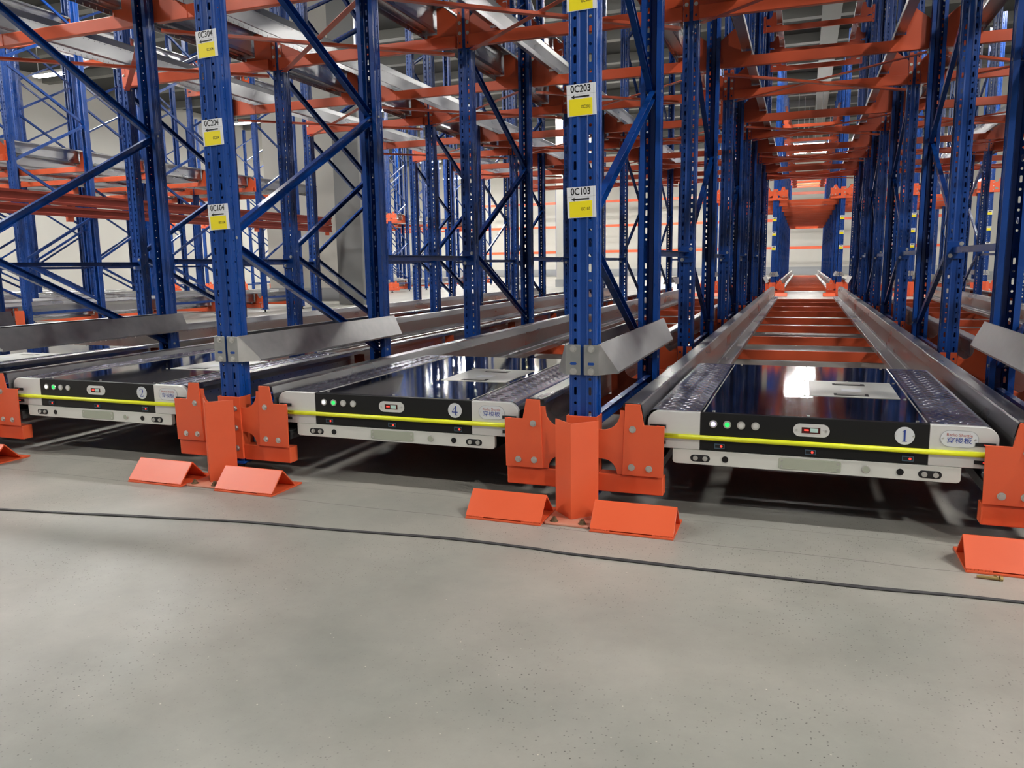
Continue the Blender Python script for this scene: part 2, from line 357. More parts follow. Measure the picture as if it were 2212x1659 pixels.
def beam(x, y, z, rear, high, label, detail=1, group=None):
    t = thing('cross_beam', label, 'rack beam', (x, y, z), group)
    ob('beam_tube', tube_r if rear else tube, t)
    wp = (M_gu if rear else M_gf) if high else M_in
    for i in (0, 1): ob('gusset_plate' if high else 'web_plate', wp[i], t, (0, .007 if (rear and not high) else 0, 0))
    e = (EP_hir if rear else EP_hi) if high else (EP_lor if rear else EP_lo)
    for i in (0, 1): ob('end_plate', e[i], t)
    if detail > 1:
        if not rear:
            for xx in (.0295, P-.0295):
                for zz in ((.10, .17) if high else (.06,)): ob('bolt', bolt, t, (xx, -.0065, zz))
    return t

# rails : outer -> lane profile, x measured from the post centre, z absolute for level 1 (.175 = beam top)
def rail_mesh(y0, y1, mi, holes=True):
    m = MB(); q = -1 if mi else 1; L = y1-y0
    prof = [(.150, .388), (.150, .402), (.153, .405), (.2105, .405), (.2145, .400), (.2235, .352)]
    m.ribbon([(q*a, b) for a, b in prof], y0, y1)
    cell = .05; n = int(L/cell); Lh = n*cell
    if holes:
        m.holes((q*.2235, y0, .332), (0, 0, 1), (0, 1, 0), .020, cell, n, [(.0042, .0030)])
        m.ribbon([(q*.2235, .332), (q*.2235, .352)], y0+Lh, y1)
        m.holes((q*.295, y0, .1785), (0, 0, 1), (0, 1, 0), .022, cell, n, [(.0080, .0032)])
        m.ribbon([(q*.295, .1785), (q*.295, .2005)], y0+Lh, y1)
    else:
        m.ribbon([(q*.2235, .332), (q*.2235, .352)], y0, y1); m.ribbon([(q*.295, .1785), (q*.295, .2005)], y0, y1)
    m.ribbon([(q*.2235, .332), (q*.221, .25), (q*.213, .222), (q*.216, .215), (q*.291, .215), (q*.295, .211), (q*.295, .2005)], y0, y1)
    m.add([(x-q*.0018, y, z-.0018) for x, y, z in m.v], list(m.f))      # second skin: sheet thickness
    return m.mesh('rail', GALV)
RA = [rail_mesh(.006, 12+1.34, 0), rail_mesh(.006, 12+1.34, 1)]
RB = [rail_mesh(.006, 21.0, 0, False), rail_mesh(.006, 21.0, 1, False)]
RC = [rail_mesh(.006, 8.0, 0, False), rail_mesh(.006, 8.0, 1, False)]

# ------------------------------------------------------------------ names of places for the labels
COLN = {1: 'right post row', 0: 'centre post row', -1: 'left post row', -2: 'far left post row', -3: 'outermost left post row', 2: 'far right post row', 3: 'outermost right post row'}
LN = {0: 'right shuttle lane', -1: 'middle shuttle lane', -2: 'left shuttle lane', -3: 'leftmost near lane', 1: 'lane past the right posts', 2: 'outermost right lane'}

# ------------------------------------------------------------------ near block
for k in COLS:
    for j in range(5):
        frame(k*P, j*S, '%s blue slotted upright frame from the front in the %s' % (ORD[j], COLN[k]), 2)
        if j: spacer(k*P, j*S, '%s short blue spacer bar from the front in the %s' % (ORD[j-1], COLN[k]))
    frame(k*P, YEND, 'single blue end post closing the %s at the rear' % COLN[k], 2, single=True)
    spacer(k*P, YEND, 'blue spacer bar to the single rear end post of the %s' % COLN[k])
for k in list(COLS)[:-1]:
    nl = 0
    rows = []
    for j in range(5): rows += [(j*S, 0, j), (j*S+FD, 1, j)]
    rows.append((YEND, 0, 5))
    for (y, rear, j) in rows:
        if y > 0:
            beam(k*P, y, L1, rear, 0, '%s orange floor level cross beam from the front in the %s' % (ORD[nl], LN[k]), 2 if y < 9 else 1); nl += 1
    n2 = 0
    for (y, rear, j) in rows:
        beam(k*P, y, L2, rear, 1, '%s orange overhead cross beam from the front above the %s' % (ORD[n2], LN[k]), 2 if y < 9 else 1)
        if not rear and j:
            t = thing('plan_bracing', '%s crossed pair of orange braces under the beams above the %s' % (ORD[j-1], LN[k]), 'brace', (k*P, y, L2-.026))
            ob('diagonal', xb1, t); ob('diagonal', xb2, t)
        n2 += 1
    n3 = 0
    for (y, rear, j) in (rows if k in (0, -3) else []):
        beam(k*P, y, L3, rear, 0, '%s orange topmost level cross beam from the front above the %s' % (ORD[n3], LN[k]), 1); n3 += 1
    for lv, dz, wd in ((1, 0, 'floor level'), (2, L2+BH-.175, 'upper level'), (3, L3+BH-.175, 'topmost level')):
        if lv == 3 and k not in (0, -3): continue
        for mi in (0, 1):
            thing('lane_rail', '%s galvanised %s rail of the %s' % ('right' if mi else 'left', wd, LN[k]), 'rail', ((k+mi)*P, 0, dz), None, me=RA[mi])

# ------------------------------------------------------------------ entry brackets, pallet guides, guards on the front posts
def plate_outer(): return [(.150, .145), (.160, .405), (.2135, .405), (.228, .331), (.300, .331), (.297, .145)]
def plate_inner(): return [(.052, .300)]+arc(.078, .368, .062, 255, 360, 8)+[(.140, .380), (.165, .380), (.165, .145), (.131, .145)]+arc(.077, .145, .053, 5, 90, 7)+[(.052, .200)]
sad = MB().prism([(-.058, -.014), (.058, -.014), (.058, .06), (.053, .06), (.053, -.009), (-.053, -.009), (-.053, .06), (-.058, .06)], .078, .352, 'z').mesh('saddle', ORANGE, bevel=.0012)
stub = MB().box(.058, .2965, -.004, .05, .0744, .143).mesh('beam_stub', ORANGE, bevel=.004)
PO = [MB().prism([(s*a, b) for a, b in plate_outer()], -.0145, -.0085).mesh('outer_plate', ORANGE, bevel=.001) for s in (1, -1)]
PI_ = [MB().prism([(s*a, b) for a, b in plate_inner()], -.0085, -.0035).mesh('inner_plate', ORANGE, bevel=.001) for s in (1, -1)]
def bracket(x, y, label, group=None, flip=False):
    t = thing('entry_bracket', label, 'bracket', (x, y, 0), group, (0, 0, PI if flip else 0))
    ob('saddle', sad, t); ob('beam_stub', stub, t); ob('beam_stub', stub, t, (0, .046, 0), (0, 0, PI))
    for i, s in ((0, 1), (1, -1)):
        ob('outer_plate', PO[i], t); ob('inner_plate', PI_[i], t)
        for bx, bz in ((.187, .314), (.247, .174), (.184, .175)): ob('bolt', bolt, t, (s*bx, -.0145, bz))
    for bz in (.30, .215, .125): ob('bolt', bolt, t, (.030, -.014, bz))
    return t
# guide: plate on the post, folded end cap, long sloping panel
gpl = MB(); gpl.holes((.006, -.004, .502), (1, 0, 0), (0, 0, 1), .050, .110/3, 3, [(.006, .004)])
GP = {}
for s in (1, -1):
    m = MB()
    m.prism([(s*.006, .504), (s*.008, .502), (s*.062, .502), (s*.062, .612), (s*.008, .612), (s*.006, .610)], -.0045, -.001)
    pl = m.mesh('mounting_plate', GPL, bevel=.001)
    cap = MB(); cap.add([(s*.0615, -.0045, .503), (s*.0615, -.0045, .612), (s*.0655, .0005, .612), (s*.113, .078, .509), (s*.112, .076, .501)], [(0, 1, 2, 3, 4)])
    cap = cap.mesh('end_cap', GPL, solid=.002)
    pan = MB(); YE = FD+.03
    pan.add([(s*.054, .006, .613), (s*.064, .0, .6145), (s*.1145, .080, .507), (s*.1135, .080, .499), (s*.104, .080, .4975),
             (s*.054, YE, .613), (s*.064, YE, .6145), (s*.1145, YE-.004, .507), (s*.1135, YE-.01, .499), (s*.104, YE-.01, .4975)], [(k_, k_+1, k_+6, k_+5) for k_ in range(4)])
    pan = pan.mesh('guide_panel', GPL, solid=.0025)
    slot = MB().prism([(s*.033+a, .543+b) for a, b in ((-.009, -.005), (.009, -.005), (.013, 0), (.009, .005), (-.009, .005), (-.013, 0))], -.0052, -.004).mesh('slot', BLUE)
    GP[s] = (pl, cap, pan, slot)
def guide(x, y, s, label, flip=False, group=None, short=False):
    t = thing('pallet_guide', label, 'guide rail', (x, y, 0), group, (0, 0, PI if flip else 0))
    pl, cap, pan, slot = GP[s]
    ob('mounting_plate', pl, t); ob('end_cap', cap, t); ob('guide_panel', pan, t); ob('slot', slot, t)
    ob('bolt', bolt, t, (s*.033, -.0045, .597)); ob('bolt', bolt, t, (s*.033, -.0045, .515))
    return t
# V guard and floor ridges
vg = MB().prism([(-.080, -.080), (0, -.160), (.080, -.080), (.0765, -.0765), (0, -.153), (-.0765, -.0765)], .008, .352, 'z').mesh('angle_guard', ORANGE, bevel=.001)
DUSTY = noisy(mat('dusty_orange', (.5, .2, .12), .6), 14, (.62, .13, .06), (.52, .36, .27), (.45, .7), .1, 60)
vb = MB().prism([(-.078, -.215), (.078, -.215), (.084, -.208), (.084, -.03), (-.084, -.03), (-.084, -.208)], .0, .008, 'z').mesh('base_plate', DUSTY, bevel=.002)
an = MB().cyl((0, 0, .0), .015, .002, 'z', 16).cyl((0, 0, .002), .010, .009, 'z', 6).cyl((0, 0, .011), .0055, .006, 'z', 10).mesh('anchor_bolt', RUST)
def guard(x, y, label, group=None):
    t = thing('post_guard', label, 'post guard', (x, y, 0), group)
    ob('angle_guard', vg, t); ob('base_plate', vb, t)
    ob('anchor_bolt', an, t, (-.051, -.193, .008)); ob('anchor_bolt', an, t, (.051, -.193, .008))
    return t
RG = {}
for s in (1, -1):
    a, b = (.088, .371) if s > 0 else (-.371, -.088)
    m = MB().prism([(-.2375, .011), (-.163, .0885), (-.160, .0900), (-.157, .0885), (-.078, .007), (-.0845, .007), (-.160, .0835), (-.231, .010)], a, b, 'x')
    r1 = m.mesh('ridge_sheet', ORANGE, bevel=.0008)
    r2 = MB().box(a, b, -.2405, -.0345, 0, .007).mesh('base_plate', ORANGE, bevel=.0015)
    wbd = MB()
    for u0, u1 in ((a+.004, a+.07), (b-.07, b-.004)):
        n = 7
        for i in range(n): wbd.box(u0+(u1-u0)*i/n, u0+(u1-u0)*(i+.9)/n, -.239, -.229, .007, .0125)
    RG[s] = (r1, r2, wbd.mesh('weld_bead', ORANGE))
def ridge(x, y, s, label, group=None):
    t = thing('floor_ridge', label, 'wheel stop', (x, y, 0), group)
    for n_, me in zip(('ridge_sheet', 'base_plate', 'weld_bead'), RG[s]): ob(n_, me, t)
    return t
PN = {1: 'post at the right edge', 0: 'post marked 0C103', -1: 'post marked 0C104', -2: 'post at the left edge'}
for k in (1, 0, -1, -2, -3, 2):
    n_ = PN.get(k, 'post left of the view' if k < 0 else 'post right of the view')
    bracket(k*P, 0, 'orange bolted rail end bracket on the front %s' % n_)
    guard(k*P, 0, 'orange upright angle guard on the floor before the %s' % n_)
    for s, sd in ((1, 'right'), (-1, 'left')):
        guide(k*P, -.003, s, 'galvanised sloping pallet guide on the %s side of the %s' % (sd, n_))
        ridge(k*P, 0, s, 'orange folded floor ridge %s of the guard at the %s' % (sd, n_))
        guide(k*P, YEND+.083, -s, 'small white guide at the rear end, %s side of the %s' % (sd, COLN[k]), flip=True)

# ------------------------------------------------------------------ stickers (parts of the frames they are glued to)
def text_mesh(txt, size, m, xs=1., bold=0., align='CENTER'):
    c = bpy.data.curves.new('txt', 'FONT'); c.body = txt; c.size = size; c.align_x = align; c.align_y = 'CENTER'; c.offset = bold
    c.resolution_u = 3
    o = bpy.data.objects.new('txt', c); LINK(o)
    bpy.context.view_layer.update()
    me = bpy.data.meshes.new_from_object(o.evaluated_get(bpy.context.evaluated_depsgraph_get()))
    bpy.data.objects.remove(o); me.materials.clear(); me.materials.append(m)
    me.transform(Matrix.Diagonal((xs, 1, 1, 1))); me.transform(Matrix.Rotation(PI/2, 4, 'X'))
    return me
stb = MB().box(0, .104, -.0012, -.0002, -.1055, 0).mesh('sticker_sheet', PAPER)
sty = MB().box(.008, .090, -.0016, -.0012, -.1035, -.0485).mesh('yellow_field', STY)
arr = MB().prism([(.015, -.042), (.027, -.0355), (.027, -.0395), (.080, -.039), (.080, -.0445), (.027, -.0445), (.027, -.0485)], -.0018, -.0012).mesh('arrow', INK)
dashl = MB().box(.002, .102, -.0015, -.0012, -.0338, -.0332).mesh('rule_line', KICK)
frames = {(round(o.location.x/P), round(o.location.y/S, 1)): o for o in bpy.data.objects if o.name.startswith('upright_frame') and o.location.y < .1}
def sticker(k, txt, x, z, rot=.03):
    fr = frames[(k, 0.0)]
    o = ob('location_sticker', stb, fr, (x, -.0008, z), (0, -rot, 0)); o['label'] = 'white and yellow location sticker reading %s' % txt
    ob('yellow_field', sty, o); ob('arrow', arr, o); ob('rule_line', dashl, o)
    ob('lettering', text_mesh(txt, .0335, INK, .80, .0007), o, (.050, -.0016, -.0165))
    ob('lettering', text_mesh(txt, .0155, INK, .80, .0001), o, (.067, -.0019, -.0765))
for txt, z in (('0C303', 1.851), ('0C203', 1.508), ('0C103', 1.164)): sticker(0, txt, -.057, z)
for txt, z in (('0C304', 1.856), ('0C204', 1.509), ('0C104', 1.166)): sticker(-1, txt, -.0495, z, .035)

# ------------------------------------------------------------------ radio shuttles
def rrect(x0, x1, z0, z1, r, n=5, corners=(1, 1, 1, 1)):
    """corner order: bottom-left, bottom-right, top-right, top-left"""
    pts = []
    for (cx, cz, a0), c in zip(((x0+r, z0+r, 180), (x1-r, z0+r, 270), (x1-r, z1-r, 0), (x0+r, z1-r, 90)), corners):
        if c: pts += arc(cx, cz, r, a0, a0+90, n)
        else: pts.append({180: (x0, z0), 270: (x1, z0), 0: (x1, z1), 90: (x0, z1)}[a0])
    return pts
SH = {}
SH['silver_corner'] = [MB().prism(rrect(-.545, -.362, .248, .381, .042, 7, (0, 0, 0, 1)), 0, .022).mesh('silver_corner', SILVER, bevel=.002),
                       MB().prism(rrect(.352, .545, .248, .381, .042, 7, (0, 0, 1, 0)), 0, .022).mesh('silver_corner', SILVER, bevel=.002)]
SH['front_panel'] = MB().box(-.3615, .3515, .0005, .022, .249, .381).mesh('front_panel', BLK, bevel=.0015)
SH['lower_panel'] = MB().prism(rrect(-.455, .447, .196, .2475, .012, 4, (1, 1, 0, 0)), -.002, .018).mesh('lower_panel', LOWER, bevel=.001)
SH['chassis'] = MB().box(-.525, .525, .02, 1.385, .25, .366).box(-.445, .437, .02, 1.385, .190, .25).mesh('chassis', DARK)
SH['lid'] = MB().box(-.352, .345, .024, 1.37, .366, .3805).mesh('lid', GLOSS, bevel=.0012)
SH['seam'] = MB().box(-.0045, .0045, .024, 1.37, .366, .382).mesh('seam_strip', GLOSS, bevel=.0015)
def tread(s):
    m = MB(); x0, x1 = (.358, .512) if s > 0 else (-.524, -.365)
    pts = [(x0, .366), (x0, .3805), (x1, .3805)] if s > 0 else [(x1, .366), (x1, .3805), (x0, .3805)]
    e = x1 if s > 0 else x0
    pts += [(e+s*.012, .3775), (e+s*.021, .368), (e+s*.024, .345)]
    m.ribbon(pts, .024, 1.375)
    W = x1-x0
    nx = 5; ny = int(1.33/.031)
    for j in range(ny):
        for i in range(nx):
            cx = x0+.016+(i+(.5 if j % 2 else 0))*.0315; cy = .045+j*.031
            if cx > x1-.004: continue
            a = PI/4 if (i+j) % 2 else -PI/4
            u = Vector((math.cos(a), math.sin(a), 0))*.0165; v = Vector((-math.sin(a), math.cos(a), 0))*.0048; c = Vector((cx, cy, .3805)); t = Vector((cx, cy, .3827))
            m.add([c-u, c-v, c+u, c+v, t-u*.6, t+u*.6], [(0, 1, 4), (1, 5, 4), (1, 2, 5), (2, 3, 5), (3, 4, 5), (3, 0, 4)])
    return m.mesh('tread_plate', TREAD)
SH['tread'] = [tread(-1), tread(1)]
SH['trim'] = MB().box(-.001, .001, .024, 1.37, .376, .3832).mesh('edge_trim', SILVER)
SH['hatch'] = MB().box(-.004, .315, .474, .876, .3805, .3825).mesh('hatch', WHITEP, bevel=.0006)
SH['recess'] = MB().box(.086, .210, .494, .546, .3825, .3829).mesh('handle_recess', BLK)
SH['grip'] = MB().box(.096, .196, .505, .525, .3829, .3865).mesh('handle', STEEL, bevel=.001), MB().box(.098, .196, .780, .797, .3829, .3865).mesh('handle', STEEL, bevel=.001)
SH['hlabel'] = MB().box(.118, .19, .60, .67, .3825, .3829).mesh('hatch_label', PAPER)
SH['bumper'] = MB().cyl((-.545, -.006, .294), .0088, 1.09, 'x', 12).mesh('bumper_strip', YEL, smooth=True)
def annulus(r): return MB().cyl((0, -.003, 0), r, .004, 'y', 24)
SH['ring'] = MB().cyl((0, -.004, 0), .0135, .005, 'y', 24).mesh('button_ring', STEEL, bevel=.0008)
SH['cap'] = {n: MB().cyl((0, -.0052, 0), .008, .0012, 'y', 20).mesh('button_cap', m_) for n, m_ in (('v', VIOL), ('g', GREENL), ('s', SILVER), ('w', WHITEL))}
SH['dplate'] = MB().prism(rrect(-.057, .057, -.0215, .0215, .0214, 8), -.002, .001).mesh('display_plate', SILVER)
SH['dwin'] = MB().box(-.030, .028, -.0028, -.002, -.010, .010).mesh('display_window', REDG)
SH['dred'] = MB().box(-.022, -.008, -.0032, -.0028, -.0015, .003).mesh('red_digits', REDL); SH['dlcd'] = MB().box(-.003, .021, -.0032, -.0028, -.006, .0075).mesh('lcd_field', LCD)
SH['screwd'] = MB().cyl((0, -.0032, 0), .0038, .0014, 'y', 12).mesh('screw', STEEL)
SH['disc'] = MB().cyl((0, -.002, 0), .029, .003, 'y', 40).mesh('number_disc', DISC)
SH['nplate'] = MB().prism(rrect(-.052, .052, -.0255, .0255, .0254, 8), -.001, .001).mesh('name_plate', DISC)
SH['nrim'] = MB()
o_ = rrect(-.0535, .0535, -.027, .027, .0269, 8); i_ = rrect(-.052, .052, -.0255, .0255, .0254, 8); nn = len(o_)
SH['nrim'].add([(a, -.0016, b) for a, b in o_]+[(a, -.0016, b) for a, b in i_], [(i, (i+1) % nn, (i+1) % nn+nn, i+nn) for i in range(nn)])
SH['nrim'] = SH['nrim'].mesh('plate_rim', KICK, solid=.0012)
SH['pill'] = MB().prism(rrect(-.034, .034, -.0125, .0125, .0124, 6), -.0026, -.001).mesh('oblong_opening', DARK)
SH['pscrew'] = MB().cyl((0, -.007, 0), .0085, .005, 'y', 14).cyl((0, -.009, 0), .004, .003, 'y', 10).mesh('stud', STEEL)
SH['dot'] = MB().cyl((0, -.003, 0), .011, .003, 'y', 20).mesh('rubber_plug', BLK)
SH['knob'] = MB().cyl((0, -.006, 0), .0135, .006, 'y', 24).mesh('round_sensor', STEEL, bevel=.001), MB().cyl((0, -.0068, 0), .0105, .001, 'y', 24).mesh('sensor_lens', FROST)
SH['rect'] = MB().prism(rrect(-.098, .098, -.019, .019, .006, 3), -.004, -.001).mesh('antenna_cover', FROST, bevel=.001)
SH['sens'] = MB().box(-.017, .017, -.003, .001, -.0085, .0085).mesh('sensor_frame', mat('sensor_steel_blue', (.10, .16, .22), .35, .6)), MB().box(-.0145, .0145, -.0038, -.003, -.0055, .0055).mesh('sensor_window', DARK), MB().cyl((.006, -.0046, 0), .0038, .0009, 'y', 14).mesh('red_light', REDL)
SH['scr'] = MB().cyl((0, 0, 0), .0052, .003, 'z', 10).mesh('lid_screw', STEEL)
SH['edge'] = MB().box(-.028, .028, -.003, .001, -.006, .006).mesh('edge_sensor', DARK), MB().box(-.004, .006, -.0035, -.003, -.0008, .0010).mesh('red_slit', REDL)
SH['wheel'] = MB().cyl((0, 0, 0), .036, .03, 'x', 20).mesh('wheel', BLK)
# serif numerals as filled outlines (unit: disc radius 1)
def stroke(pts, ws):
    L_, R2 = [], []
    for i, p in enumerate(pts):
        a = Vector(pts[max(i-1, 0)]); b = Vector(pts[min(i+1, len(pts)-1)]); d = (b-a).normalized(); n = Vector((-d.y, d.x))*ws[i]/2
        L_.append(Vector(p)+n); R2.append(Vector(p)-n)
    return L_, R2
def digit(ch):
    m = MB(); y0 = -.0026
    def quadstrip(pts, ws):
        a, b = stroke(pts, ws); n = len(a)
        m.add([(p.x, y0, p.y) for p in a]+[(p.x, y0, p.y) for p in b], [(i, i+1, i+1+n, i+n) for i in range(n-1)])
    if ch == '1':
        quadstrip([(0, .62), (0, -.62)], [.17, .17]); quadstrip([(-.24, -.63), (.24, -.63)], [.06, .06]); quadstrip([(-.26, .46), (-.08, .58), (.06, .66)], [.05, .06, .08])
    elif ch == '4':
        quadstrip([(.16, .62), (.16, -.62)], [.15, .15]); quadstrip([(-.42, -.22), (.44, -.22)], [.12, .12]); quadstrip([(.14, .60), (-.40, -.20)], [.07, .07]); quadstrip([(-.04, -.63), (.36, -.63)], [.06, .06])
    elif ch == '2':
        quadstrip([(-.32, .30), (-.30, .42), (-.20, .56), (-.02, .62), (.18, .56), (.30, .38), (.28, .18), (.12, -.10), (-.12, -.36), (-.36, -.58)], [.06, .09, .10, .08, .12, .17, .17, .12, .07, .05])
        quadstrip([(-.38, -.56), (.30, -.56), (.40, -.34)], [.14, .15, .03])
    me = m.mesh('numeral', NAVY); me.transform(Matrix.Diagonal((.029, 1, .029, 1))); return me
T_rs = text_mesh('Radio Shuttle', .0142, REDINK, .95, 0); T_cn = text_mesh('穿梭板', .0205, NAVY, 1.15, .0001)
def shuttle(xc, num, label, leds='vgss'):
    t = thing('pallet_shuttle', label, 'pallet shuttle', (xc-.011, .02, 0))
    ob('chassis', SH['chassis'], t); ob('front_panel', SH['front_panel'], t); lo = ob('lower_panel', SH['lower_panel'], t)
    lo['label'] = 'pale aluminium lower panel'
    fp = [c for c in t.children if c.name.startswith('front_panel')][0]
    for i in (0, 1):
        c = ob('silver_corner', SH['silver_corner'][i], t)
        if i:
            ob('name_plate', SH['nplate'], c, (.4355, -.0005, .3395)); ob('plate_rim', SH['nrim'], c, (.4355, 0, .3395))
            ob('lettering', T_rs, c, (.4355, -.0018, .3515)); ob('lettering', T_cn, c, (.4355, -.0018, .3335))
            for sx in (-.045, .045): ob('screw', SH['screwd'], c, (.4355+sx, .001, .3395), scale=(.8, 1, .8))
        sgn = 1 if i else -1
        for zz, on in ((.325, 1), (.268, 0)):
            e = ob('edge_sensor', SH['edge'][0], c, (sgn*.508, 0, zz)); ob('red_slit', SH['edge'][1], c, (sgn*.508, -.0002, zz))
        ob('tread_plate', SH['tread'][i], t)
    ob('lid', SH['lid'], t); ob('seam_strip', SH['seam'], t, (-.3585, 0, 0)); ob('seam_strip', SH['seam'], t, (.3515, 0, 0))
    ob('edge_trim', SH['trim'], t, (-.3530, 0, 0)); ob('edge_trim', SH['trim'], t, (.3460, 0, 0))
    h = ob('hatch', SH['hatch'], t); h['label'] = 'white service hatch'
    ob('handle_recess', SH['recess'], h); ob('handle_recess', SH['recess'], h, (.002, .268, 0)); ob('handle', SH['grip'][0], h); ob('handle', SH['grip'][1], h); ob('hatch_label', SH['hlabel'], h)
    for p in ((-.02, .47), (-.02, .88), (.33, .47), (.33, .88), (.15, .882)): ob('lid_screw', SH['scr'], h, (p[0], p[1], .3805))
    ld = [c for c in t.children if c.name.startswith('lid')][0]
    for p in ((-.32, .04), (-.01, .04), (.32, .04), (-.32, 1.35), (-.01, 1.35), (.32, 1.35)): ob('lid_screw', SH['scr'], ld, (p[0], p[1], .3805))
    ob('bumper_strip', SH['bumper'], t)
    for i, (bx, c) in enumerate(zip((-.317, -.270, -.224, -.177), leds)):
        ob('button_ring', SH['ring'], fp, (bx, 0, .344)); ob('button_cap', SH['cap'][c], fp, (bx, 0, .344))
    for n_, me in (('display_plate', SH['dplate']), ('display_window', SH['dwin']), ('red_digits', SH['dred']), ('lcd_field', SH['dlcd'])): ob(n_, me, fp, (.001, 0, .340))
    for sx in (-.046, .046): ob('screw', SH['screwd'], fp, (.001+sx, 0, .340))
    if num:
        ob('number_disc', SH['disc'], fp, (.281, .0005, .340)); ob('numeral', digit(num), fp, (.281, 0, .340))
        for sx in (-.025, .025): ob('screw', SH['screwd'], fp, (.281+sx, .001, .340), scale=(.7, 1, .7))
    for bx in (-.294, .001, .294):
        for n_, me in zip(('sensor_frame', 'sensor_window', 'red_light'), SH['sens']): ob(n_, me, fp, (bx, 0, .266))
    for bx in (-.359, .360):
        ob('oblong_opening', SH['pill'], lo, (bx, 0, .2185))
        for d in (-.016, .017): ob('stud', SH['pscrew'], lo, (bx+d, 0, .2185))
    for bx in (-.274, .274): ob('rubber_plug', SH['dot'], lo, (bx, -.001, .2205))
    ob('antenna_cover', SH['rect'], lo, (0, 0, .222)); ob('round_sensor', SH['knob'][0], lo, (.173, 0, .2215)); ob('sensor_lens', SH['knob'][1], lo, (.173, 0, .2215))
    for p in ((-.088, .232), (-.088, .212), (.088, .232), (.088, .212)): ob('screw', SH['screwd'], lo, (p[0], -.0015, p[1]))
    for sx in (-.53, .50):
        for y in (.16, .34, 1.02, 1.2): ob('wheel', SH['wheel'], t, (sx, y, .2515))
    return t
shuttle(.5*P, '1', 'black and silver radio shuttle cart marked 1 in the right lane', 'vgss')
shuttle(-.5*P, '4', 'black and silver radio shuttle cart marked 4 in the middle lane', 'wgss')
shuttle(-1.5*P, '2', 'black and silver radio shuttle cart marked 2 in the left lane', 'wgss')
shuttle(-2.5*P, None, 'radio shuttle cart cut off by the left edge of the picture', 'wgss')

# ------------------------------------------------------------------ things lying on the floor
def tube_path(pts, r, n=8):
    m = MB(); vs = []
    for i, p in enumerate(pts):
        a = Vector(pts[max(i-1, 0)]); b = Vector(pts[min(i+1, len(pts)-1)]); d = (b-a).normalized(); u = d.cross(Vector((0, 0, 1))).normalized(); v = u.cross(d)
        for k in range(n): vs.append(Vector(p)+u*r*math.cos(2*PI*k/n)+v*r*math.sin(2*PI*k/n))
    m.add(vs, [(i*n+k, (i+1)*n+k, (i+1)*n+(k+1) % n, i*n+(k+1) % n) for i in range(len(pts)-1) for k in range(n)]); return m
kp = [(-5.5, -1.3), (-4, -1.03), (-3, -.855), (-2.105, -.702), (-1.788, -.650), (-1.429, -.587), (-1.125, -.535), (-.787, -.507), (-.366, -.463), (-.061, -.458), (.080, -.468), (.483, -.466), (.776, -.459), (.95, -.456), (1.160, -.436), (1.313, -.430), (1.8, -.41), (2.6, -.40), (3.6, -.36)]
def smooth_path(k, n=10):
    out = []
    for i in range(len(k)-1):
        p0, p1, p2, p3 = k[max(i-1, 0)], k[i], k[i+1], k[min(i+2, len(k)-1)]
        for j in range(n):
            t = j/n; out.append(tuple(.5*((2*p1[a])+(-p0[a]+p2[a])*t+(2*p0[a]-5*p1[a]+4*p2[a]-p3[a])*t*t+(-p0[a]+3*p1[a]-3*p2[a]+p3[a])*t**3) for a in (0, 1)))
    return out
sp = smooth_path(kp)
ct = thing('floor_cable', 'long thin dark cable lying across the floor in front of the racks', 'cable')
ob('strand', tube_path([(a, b, .0036) for a, b in sp], .0033).mesh('strand', CABLE, smooth=True), ct)
ob('strand', tube_path([(a, b+.0055+.004*math.sin(a*5)**4, .0036) for a, b in sp], .0030).mesh('strand', CABLE, smooth=True), ct)
bt = thing('expansion_bolt', 'loose yellowish expansion bolt lying on the floor by the right ridge', 'bolt', (1.232, -.277, .0062), None, (0, 0, -.02))
ob('shank', MB().cyl((0, 0, 0), .0042, .062, 'x', 12).cyl((.030, 0, 0), .0052, .022, 'x', 12).mesh('shank', BRASS, smooth=False), bt)
ob('hex_head', MB().cyl((.058, 0, .0015), .0078, .006, 'x', 6).cyl((.056, 0, .0015), .0085, .0015, 'x', 16).mesh('hex_head', BRASS), bt)
ob('washer', MB().cyl((.046, 0, .0015), .0082, .0012, 'x', 18).mesh('washer', BRASS), bt, rot=(0, 0, .5), loc=(.006, -.02, 0))

# ------------------------------------------------------------------ far block beyond the cross aisle
def far_frames(k0, k1, x0, y0, nj, where):
    for k in range(k0, k1):
        for j in range(nj):
            frame(x0+k*P, y0+j*S, 'distant blue frame, %s deep %s' % (ORD[j], where[k]), 1 if j == 0 else 0)
C2 = {-1: 'second left of the right lane', 0: 'left of the right lane', 1: 'right of the right lane', 2: 'second right of the right lane', 3: 'third right of the right lane'}
far_frames(-1, 4, 0, Y2, 8, {k: 'beyond the aisle, '+v for k, v in C2.items()})
stk2 = MB().box(-.05, .05, -.002, 0, -.10, 0).mesh('sticker_sheet', PAPER); stk3 = MB().box(-.045, .04, -.003, -.002, -.098, -.045).mesh('yellow_field', STY); stk4 = MB().box(-.03, .03, -.003, -.002, -.03, -.012).mesh('lettering', INK)
far0 = [o for o in bpy.data.objects if o.name.startswith('upright_frame') and abs(o.location.y-Y2) < .01]
for o in far0:
    for z in (1.99, 1.63, 1.27):
        s_ = ob('location_sticker', stk2, o, (0, -.001, z)); ob('yellow_field', stk3, s_); ob('lettering', stk4, s_)
for k in range(-1, 4):
    bracket(k*P, Y2, 'small distant orange rail end bracket on the far post %s' % C2[k])
    guard(k*P, Y2, 'distant orange guard before the far front post %s' % C2[k])
    for s, sd in ((1, 'right'), (-1, 'left')):
        guide(k*P, Y2-.003, s, 'distant pale guide, %s side of the far front post %s' % (sd, C2[k]))
        ridge(k*P, Y2, s, 'distant orange floor ridge, %s side, far post %s' % (sd, C2[k]))
